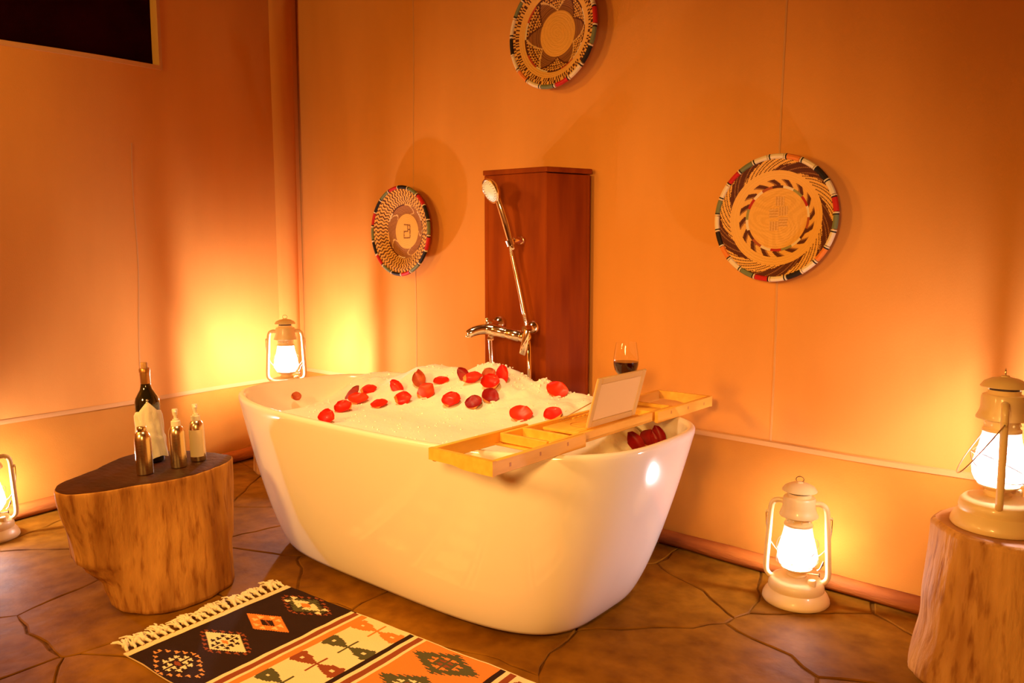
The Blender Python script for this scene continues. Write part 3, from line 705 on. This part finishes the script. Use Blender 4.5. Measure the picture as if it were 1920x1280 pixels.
wg = thing('wine_glass', 'stemmed glass of red wine standing on the bath tray', 'wine glass', tp(-.042, .236, .0252))
K = 1.0
put('foot', G().lathe([(.001, .0), (.028, 0), (.029, .0015), (.018, .004), (.006, .008), (.0038, .014)], 32), GLASS, wg)
put('stem', G().lathe([(.0038, .014), (.0033, .04), (.0036, .078), (.007, .088)], 16), GLASS, wg)
bowl = [(.001, .086), (.010, .089), (.024, .099), (.034, .114), (.0385, .132), (.0385, .150), (.036, .170), (.0325, .192), (.031, .200)]
put('bowl', G().lathe(bowl, 36), GLASS, wg)
put('wine', G().lathe([(.001, .088), (.009, .0905), (.023, .1005), (.033, .115), (.0372, .132), (.0376, .141), (.001, .1412)], 36), WINE, wg, label='dark red wine in the bowl')

# ================================================================ hurricane lanterns
def make_lantern(label, loc, rz, bail_a, power=1.0):
    o = thing('hurricane_lantern', label, 'lantern', loc, rz, 'lit hurricane lanterns')
    put('fuel_tank', G().lathe([(.001, 0), (.094, 0), (.0965, .004), (.0955, .012), (.090, .024), (.083, .033), (.0795, .037), (.0795, .041), (.0805, .045), (.078, .058), (.070, .068), (.055, .073), (.030, .076), (.028, .076)], 48), LANTERN, o)
    put('filler_cap', G().lathe([(.012, .064), (.0125, .080), (.010, .084), (.001, .085)], 16, TR(.045, -.040, 0)), LANTERN, o)
    put('burner', G().lathe([(.028, .074), (.030, .082), (.025, .088), (.038, .097), (.044, .100), (.044, .1035), (.030, .1045), (.012, .108), (.001, .109)], 28), LANTERN, o)
    gl = [(.041, .104), (.050, .112), (.0555, .126), (.057, .140), (.055, .156), (.050, .176), (.045, .196), (.041, .216), (.0385, .233)]
    put('glass_globe', G().lathe(gl, 36), FROST, o)
    put('glowing_mantle', G().lathe([(.001, .1185), (.008, .1195), (.0125, .127), (.0145, .140), (.0135, .155), (.010, .168), (.006, .176), (.001, .178)], 14), mantle(power), o, label='glowing white mantle')
    put('chimney', G().lathe([(.034, .230), (.0405, .231), (.0405, .236), (.036, .240), (.036, .258), (.055, .261), (.0555, .264), (.050, .276), (.0465, .288), (.0465, .312), (.044, .318), (.034, .320), (.034, .330)], 36), LANTERN, o)
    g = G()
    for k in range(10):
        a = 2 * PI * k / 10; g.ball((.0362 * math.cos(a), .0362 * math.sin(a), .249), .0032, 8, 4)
    put('vent_glow_dots', g, PLASTIC, o, kind='stuff')  # pale dots: light leaking through the vents put into the colour
    put('air_vent', G().lathe([(.030, .318), (.030, .342)], 24), LANTERN_D, o)
    put('cap', G().lathe([(.046, .3385), (.0495, .337), (.0500, .3385), (.043, .349), (.028, .357), (.010, .3605), (.008, .364), (.001, .365)], 36), LANTERN, o)
    put('cap_ring', G().tube([(.011 * math.cos(a), 0, .371 + .009 * math.sin(a)) for a in [2 * PI * k / 20 for k in range(20)]], .0016, 6, closed=True), STEEL, o)
    for s in (-1, 1):
        p = catmull([(s * .040, 0, .300), (s * .060, 0, .302), (s * .074, 0, .292), (s * .079, 0, .270), (s * .082, 0, .215), (s * .0855, 0, .150), (s * .088, 0, .098), (s * .085, 0, .076), (s * .073, 0, .064), (s * .055, 0, .062)], 5)
        put('side_tube', G().tube(p, .0082, 12), LANTERN, o)
        put('bail_ear', G().lathe([(.005, 0), (.005, .006), (.002, .008)], 10, TR(s * .086, 0, .262) @ RotY(s * PI / 2)), LANTERN, o)
    # two crossed guard wires round the globe
    for ph in (0, PI / 2):
        w = [(.0595 * math.cos(a), .0595 * math.sin(a), .150 + .032 * math.cos(a - ph - .6)) for a in [2 * PI * k / 36 for k in range(36)]]
        put('guard_wire', G().tube(w, .0013, 6, closed=True), STEEL, o)
    # wire bail hanging from the two ears
    c, s_ = math.cos(bail_a), math.sin(bail_a); pts = []
    for k in range(25):
        t = k / 24; a = PI * t; x = -.093 * math.cos(a); h = .165 * math.sin(a) ** .62
        pts.append((x, -h * c, .262 + h * s_))
    put('bail', G().tube(pts, .0016, 6), STEEL, o)
    put('lift_lever', G().tube([(.072, -.010, .120), (.074, -.016, .135), (.066, -.018, .112), (.058, -.012, .104)], .0022, 6), STEEL, o)
    put('wick_knob', G().lathe([(.0075, 0), (.008, .003), (.003, .004), (.002, .035)], 12, TR(.066, -.020, .094) @ RotY(-PI / 2)), STEEL, o)
    return o
make_lantern('cream hurricane lantern standing on the stone floor right of the tub', (-.804, 2.192, .0), math.radians(17), PI + 1.25, .9)
make_lantern('cream hurricane lantern standing on the pale trunk stump at the right edge', (-.290, 2.068, .3825), math.radians(101), PI + 1.02, 1.5)
make_lantern('hurricane lantern in the canvas corner behind the left end of the tub', (-3.25, 1.98, .3865), math.radians(57), PI + 1.3, 4.0)
make_lantern('hurricane lantern on the floor by the left wall, half out of the picture', (-3.232, .715, .0), math.radians(72), PI + 1.3, 2.0)

# ================================================================ stumps
def stump(name, label, loc, rz, levels, wood, cutm, top_tilt=(0, 0), edge=.008, seed=0):
    """levels: list of (z, radius(angle)) from the floor up"""
    o = thing(name, label, 'stump table', loc, rz)
    NA = 120; g = G(); rings = []
    def lev(z):
        for (z0, f0), (z1, f1) in zip(levels, levels[1:]):
            if z <= z1: return z0, f0, z1, f1
        return levels[-2][0], levels[-2][1], levels[-1][0], levels[-1][1]
    zt = levels[-1][0]; zs = [0, .006] + [zt * k / 26 for k in range(1, 26)] + [zt - edge, zt - edge * .3, zt]
    for z in zs:
        z0, f0, z1, f1 = lev(z); t = (z - z0) / (z1 - z0); t = t * t * (3 - 2 * t); ring = []
        for k in range(NA):
            a = 2 * PI * k / NA; r = lerp(f0(a), f1(a), t)
            r += .005 * nz(math.cos(a) * 5, math.sin(a) * 5, z * 2.0 + seed, 1.0) + .0022 * nz(math.cos(a) * 16, math.sin(a) * 16, z * 3 + seed, 1.0) + .0045 * nz(math.cos(a) * 2.5, math.sin(a) * 2.5, z * 7 + seed, 1.0)
            if z < .006: r -= .006
            if z > zt - edge * .5: r -= edge * (.9 if z >= zt else .35)
            x, y = r * math.cos(a), r * math.sin(a); ring.append((x, y, z + (top_tilt[0] * x + top_tilt[1] * y) * (z / zt) ** 3))
        rings.append(ring)
    g.grid(rings, True); g.cap(rings[0], flip=True); put('trunk', g, wood, o, angle=50)
    c = G(); tr_ = []
    for f in (1.0, .97, .8, .5, .2, .02):
        tr_.append([(x * f, y * f, z * 1.0 + top_tilt[0] * x * (f - 1) + top_tilt[1] * y * (f - 1) + (.0012 if f < 1 else 0)) for x, y, z in rings[-1]])
    c.grid(tr_, True); c.cap(tr_[-1]); put('cut_face', c, cutm, o, label='sawn top of the stump'); return o
def polar(keys):
    """periodic smooth radius from (degrees, radius) pairs"""
    ks = sorted((math.radians(a) % (2 * PI), r) for a, r in keys); n = len(ks)
    def f(a):
        a %= 2 * PI
        for i in range(n):
            a0, r0 = ks[i]; a1, r1 = ks[(i + 1) % n]
            if i == n - 1:
                a1 += 2 * PI
                if a < ks[0][0]: a += 2 * PI
            if a0 <= a <= a1:
                rp, rn = ks[i - 1][1], ks[(i + 2) % n][1]; t = (a - a0) / (a1 - a0)
                return .5 * (2 * r0 + (r1 - rp) * t + (2 * rp - 5 * r0 + 4 * r1 - rn) * t * t + (3 * r0 - rp - 3 * r1 + rn) * t ** 3)
        return ks[0][1]
    return f
stump('stump_table', 'wide flared tree stump table holding the bottles, left of the tub', (-2.33, .96, 0), 0, [
    (0, polar([(-89, .155), (-55, .19), (-25, .214), (18, .211), (55, .214), (100, .205), (170, .20), (215, .15), (-120, .135)])),
    (.070, polar([(-100, .172), (-75, .186), (-40, .205), (-4, .208), (50, .211), (100, .205), (170, .21), (215, .16), (-125, .158)])),
    (.128, polar([(-100, .222), (-75, .222), (-40, .204), (-4, .205), (50, .209), (100, .205), (170, .235), (215, .18), (-125, .222)])),
    (.150, polar([(-101, .243), (-74, .240), (-40, .203), (-4, .203), (45, .207), (67, .215), (101, .206), (169, .25), (213, .19), (-125, .243)])),
    (.380, polar([(-101, .270), (-74, .292), (-41, .203), (-4, .190), (35, .192), (67, .222), (101, .206), (140, .222), (169, .270), (200, .215), (230, .205)]))],
    BARKLESS, CUT, (.028, .025), .004, 1)
stump('stump_table', 'pale upright trunk stump under the lantern at the right edge', (-.27, 2.09, 0), 0, [
    (0, polar([(217, .200), (180, .190), (90, .19), (0, .19), (270, .185), (240, .195)])),
    (.16, polar([(217, .172), (180, .168), (90, .17), (0, .175), (270, .168)])),
    (.38, polar([(217, .152), (186, .160), (90, .165), (0, .165), (270, .158)]))], BARKLESS2, CUT2, (0, 0), .012, 9)
stump('stump_table', 'stump behind the tub carrying the corner lantern', (-3.25, 1.98, 0), 0, [
    (0, polar([(0, .17), (90, .165), (180, .17), (270, .165)])), (.384, polar([(0, .15), (90, .155), (180, .15), (270, .155)]))], BARKLESS, CUT2, (0, 0), .01, 4)

# ================================================================ bottles
TILT = (.028, .025)
def on_top(x, y): return (x, y, .3815 + TILT[0] * (x + 2.33) + TILT[1] * (y - .96))
tilt_rot = Vector((0, 0, 1)).rotation_difference(Vector((-TILT[0], -TILT[1], 1)).normalized()).to_euler()
def tilted(o): o.rotation_euler = tilt_rot; return o
wb_ = tilted(thing('wine_bottle', 'dark corked wine bottle wrapped in a white napkin on the stump', 'bottle', on_top(-2.425, .985)))
put('glass', G().lathe([(.001, .004), (.030, 0), (.0355, .002), (.037, .008), (.037, .185), (.0365, .195), (.033, .208), (.025, .222), (.018, .234), (.0150, .246), (.0140, .262), (.0140, .296)], 40), BOTTLE, wb_)
put('foil', G().lathe([(.0146, .252), (.0150, .254), (.0150, .288), (.0162, .289), (.0162, .299), (.0150, .301), (.0105, .301)], 28), FOIL, wb_)
put('cork', G().lathe([(.0100, .296), (.0100, .318), (.0092, .320), (.001, .320)], 18), CORK, wb_)
VA = math.atan2(-.985, 2.425)          # the way the napkin's point looks
nap = G(); rows = []
for i in range(31):
    t = i / 30; row = []
    for k in range(72):
        a = 2 * PI * k / 72; da = (a - VA + PI) % (2 * PI) - PI
        zt_ = .168 + .032 * max(0, 1 - abs(da) / .75) - .014 * sstep(.8, 2.2, abs(da)); zb_ = .016 + .006 * math.sin(a * 3 + 1) + .010 * sstep(.3, .9, -da) 
        z = lerp(zb_, zt_, t)
        r = .0392 + .0022 * (1 + math.sin(a * 9 + z * 30)) * (1 - .6 * t) + .0022 * nz(math.cos(a) * 3, math.sin(a) * 3, z * 26) + .003 * (1 - sstep(.0, .3, t)) + .0035 * (1 - sstep(.082, .094, z + .01 * math.sin(a * 2))) * 1.0
        if t > .93: r = lerp(r, .0378, (t - .93) / .07)
        row.append((r * math.cos(a), r * math.sin(a), z))
    rows.append(row)
nap.grid(rows, True); nap.grid([[(x * .975, y * .975, z) for x, y, z in r] for r in rows], True, flip=True)
np_ = put('napkin', nap, LINEN, None, on_top(-2.425, .985), label='white linen napkin wrapped round the wine bottle', category='napkin'); tilted(np_)
put('button', G().ball((.0385 * math.cos(VA), .0385 * math.sin(VA), .203), .0045, 10, 6), STEEL, wb_)
GR = 'gold-toned metal toiletry bottles on the stump table'
def toiletry(x, y, label, pump, paper, ra):
    o = tilted(thing('toiletry_bottle', label, 'bottle', on_top(x, y), 0, GR))
    put('can', G().lathe([(.001, .002), (.020, 0), (.0228, .0015), (.0235, .005), (.0235, .104), (.0228, .112), (.0200, .121), (.0155, .128), (.0120, .1305), (.0120, .134)], 36), GOLD, o)
    if pump:
        put('collar', G().lathe([(.0120, .129), (.0138, .1295), (.0138, .144), (.0120, .1455), (.0085, .146), (.0085, .151), (.004, .152)], 24), PLASTIC, o)
        put('pump_stem', G().lathe([(.0045, .151), (.0042, .166)], 12), PLASTIC, o)
        c, s_ = math.cos(ra), math.sin(ra)
        hd = put('pump_head', G().lathe([(.0060, .162), (.0075, .170), (.0085, .178), (.0078, .182), (.001, .1825)], 20), PLASTIC, o)
        put('nozzle', G().tube([(0, 0, .176), (.014 * c, .014 * s_, .176), (.022 * c, .022 * s_, .173)], [.0045, .0038, .003], 10), PLASTIC, hd)
    else:
        put('cap', G().lathe([(.0125, .130), (.0132, .131), (.0132, .142), (.012, .1445), (.001, .145)], 24), GOLD, o, label='silver screw cap')
    if paper:
        va = math.atan2(-y, -x)
        rows = [[(.0239 * math.cos(va + lerp(-1.25, .75, k / 20)), .0239 * math.sin(va + lerp(-1.25, .75, k / 20)), z) for k in range(21)] for z in (.016, .102)]
        put('paper_label', G().grid(rows), LABEL, o, label='cream paper label')
    return o
toiletry(-2.282, .905, 'gold-toned metal toiletry bottle with screw cap and no pump, nearest the napkin', False, False, 0)
toiletry(-2.275, 1.004, 'plain gold-toned metal pump bottle with white pump, middle of the three', True, False, math.atan2(-1.0, 2.27))
toiletry(-2.302, 1.079, 'gold-toned metal pump bottle with cream paper label, nearest the tub', True, True, math.atan2(-1.0, 2.27))

# ================================================================ rug
RB = Vector((-2.010, 1.217, 0)); RD = Vector((.995, .104, 0)).normalized(); RT = Vector((RD.y, -RD.x, 0))
rug = thing('rug', 'flatwoven patterned rug with cream fringe lying in front of the tub', 'rug', (RB.x, RB.y, 0))
CR, BK, BR, OR, GN, RD2 = (.80, .60, .33), (.028, .011, .007), (.25, .055, .018), (.82, .20, .035), (.085, .075, .028), (.36, .10, .03)
def dia(ds, dt, A, B): return abs(ds) / A + abs(dt) / B < 1
def stepped(ds, dt, A, B, n):
    """diamond whose outline runs in n triangular teeth on each side of its long axis"""
    w = B / n; k = math.floor(abs(dt) / w); f = abs(dt) / w - k
    lim = A * (1 - (k + .5) / n)
    return k < n and abs(ds) < lim + .55 * A / n * (1 - 2 * abs(f - .5)) * 1.6 - .4 * A / n
def tris(ds, dt, rows):
    """triangles pointing along s: rows of (t centre, half height, [(s base, length)...])"""
    for tc_, hh, items in rows:
        q = abs(abs(dt) - tc_) / hh
        if q < 1:
            for b_, L_ in items:
                x = (abs(ds) - b_) / L_
                if 0 <= x < 1 - q: return True
    return False
CORE = [(.0, .008, [(.022, .024)]), (.015, .0075, [(.002, .024), (.027, .020)]), (.029, .0065, [(.002, .020)])]
RIMT = [(.006, .0055, [(.090, .020)]), (.017, .0055, [(.070, .022)]), (.028, .0055, [(.048, .022)]), (.039, .0055, [(.026, .022)]), (.049, .005, [(.004, .020)])]
def motif(k, ds, dt):
    if k == 0:
        if dia(ds, dt, .026, .012): return OR
        if dia(abs(ds) - .036, dt, .030, .011) or tris(ds, dt, [(.012, .010, [(.006, .036)])]): return CR
        if tris(ds, dt, [(.012, .008, [(.062, .026)])]): return CR
        if stepped(ds, dt, .086, .041, 5): return GN
        if tris(ds, dt, RIMT): return BR
    if k == 1:
        if dia(ds, dt, .036, .017): return BK if abs(ds * .3 - dt) > .0018 else BR
        if dia(ds, dt, .096, .045): return (.86, .46, .18) if tris(ds, dt, [(.009, .008, [(.036, .026)]), (.026, .007, [(.006, .024)])]) else OR
    if k == 2:
        if dia(ds, dt, .019, .008): return OR
        if tris(ds, dt, CORE): return BK
        if dia(ds, dt, .096, .045): return CR
        if tris(ds, dt, RIMT): return BR
    if k == 3:
        if dia(ds, dt, .019, .008): return BR
        if tris(ds, dt, CORE): return CR
        if tris(ds, dt, RIMT): return (.66, .27, .085)
    return BK
def figure(ds, dt):
    a, b = abs(ds), abs(dt)
    if a < .0035 and b < .036: return True
    if a > .094: return False
    if a < .045: return b < .003 + .020 * math.floor(a / .009) / 5
    if a < .062: return .004 < b < .021 or a < .050 and b < .021
    if a < .080: return b < .027 - .35 * abs(a - .071)
    return b < .021 * (1 - (a - .080) / .016)
def rug_col(s, t):
    if s < 0: return CR
    if t < .004 and s > 0: return CR if .30 < s else BK
    if s < .278:
        k = min(3, max(0, round((t - .055) / .1335))); return motif(k, s - .140, t - (.055 + .1335 * k))
    for z, c in ((.291, CR), (.311, BR), (.324, CR), (.345, OR)):
        if s < z: return c
    if s < .511:
        k = min(4, max(0, round((t - .045) / .104)))
        if figure(s - .428, t - (.045 + .104 * k)): return (OR, GN, BR, GN, OR)[k]
        return CR
    for z, c in ((.530, BK), (.541, CR), (.561, BR), (.571, CR)):
        if s < z: return c
    if s < .817:
        k = min(3, max(0, round((t - .064) / .125))); ds, dt = s - .690, t - (.064 + .125 * k)
        if abs(dt) < .0022 and abs(ds) < .03: return GN
        if tris(ds, dt, [(.007, .0065, [(.004, .022)])]): return BR
        if tris(ds, dt, [(.007, .0065, [(.030, .024)]), (.021, .0065, [(.003, .026)])]): return OR if k % 2 == 0 else CR
        if stepped(ds, dt, .108, .054, 6): return GN
        return OR
    for z, c in ((.836, BK), (.848, CR), (.868, BR), (.88, CR)):
        if s < z: return c
    if s < 1.05:
        k = min(4, max(0, round((t - .045) / .104)))
        return (BR, OR, GN, BR, GN)[k] if figure(s - .965, t - (.045 + .104 * k)) else CR
    for z, c in ((1.07, OR), (1.083, CR), (1.103, BR), (1.116, CR)):
        if s < z: return c
    k = min(3, max(0, round((t - .055) / .1335))); return motif(3 - k, s - 1.256, t - (.055 + .1335 * k))
def rug_z(s, t): return .0052 + .0016 * nz(s, t, 0, 9) + .0012 * nz(s, t, 3, 25)
def rug_p(s, t, dz=0):
    e = .004 * nz(s, 1, 0, 7) * (1 - t / .51) - .004 * nz(s, 4, 0, 8) * (t / .51)
    p = RD * s + RT * (t + e); return (p.x, p.y, rug_z(s, t) + dz)
NSg, NTg = 420, 160; S0, S1 = -.022, 1.396; rows = [[rug_p(lerp(S0, S1, i / NSg), .510 * j / NTg) for j in range(NTg + 1)] for i in range(NSg + 1)]
g = G().grid(rows, flip=True); cols = [rug_col(lerp(S0, S1, (i + .5) / NSg), .510 * (j + .5) / NTg) for i in range(NSg) for j in range(NTg)]
edge = rows[0] + [r[-1] for r in rows[1:]] + rows[-1][::-1][1:] + [r[0] for r in rows[::-1][1:-1]]
n0 = len(g.f); g.grid([edge, [(x, y, .0008) for x, y, z in edge]], True); cols += [CR] * (len(g.f) - n0)
m = g.mesh('woven_field', RUG, True, 60); colour_mesh(m, cols); put('woven_field', m, None, rug)
def tassel_mesh(seed):
    r = random.Random(seed); g = G()
    g.tube([(0, 0, .004), (-.010, r.uniform(-.002, .002), .007), (-.020, 0, .008)], [.0035, .0045, .005], 7)
    g.ball((-.024, 0, .0085), .0085, 8, 5, (1, 1.05, .95))
    for k in range(9):
        a = r.uniform(-.55, .55); L_ = r.uniform(.022, .042); h = r.uniform(.001, .010)
        x1, y1 = -.028 - L_ * .5 * math.cos(a), .6 * L_ * math.sin(a) + r.uniform(-.003, .003)
        g.tube([(-.024, r.uniform(-.003, .003), .008), (x1, y1, .007 + h), (-.028 - L_ * math.cos(a), y1 + L_ * .6 * math.sin(a), max(.002, .003 + h * .7))], [.0028, .0026, .0016], 5)
    return g.mesh('tassel', TASSEL, True, 80)
TM = [tassel_mesh(s) for s in range(5)]; rnd = random.Random(3); ra = math.atan2(RD.y, RD.x)
for e, sgn in ((S0, 0), (S1, PI)):
    for k in range(24):
        t = .010 + .0213 * k; p = RD * (e + (.002 if sgn == 0 else -.002)) + RT * t
        o = put('tassel', TM[rnd.randrange(5)], None, rug, (p.x, p.y, .0015), (0, 0, ra + sgn + rnd.uniform(-.35, .35)))
        sc = rnd.uniform(.85, 1.15); o.scale = (sc, sc, sc)
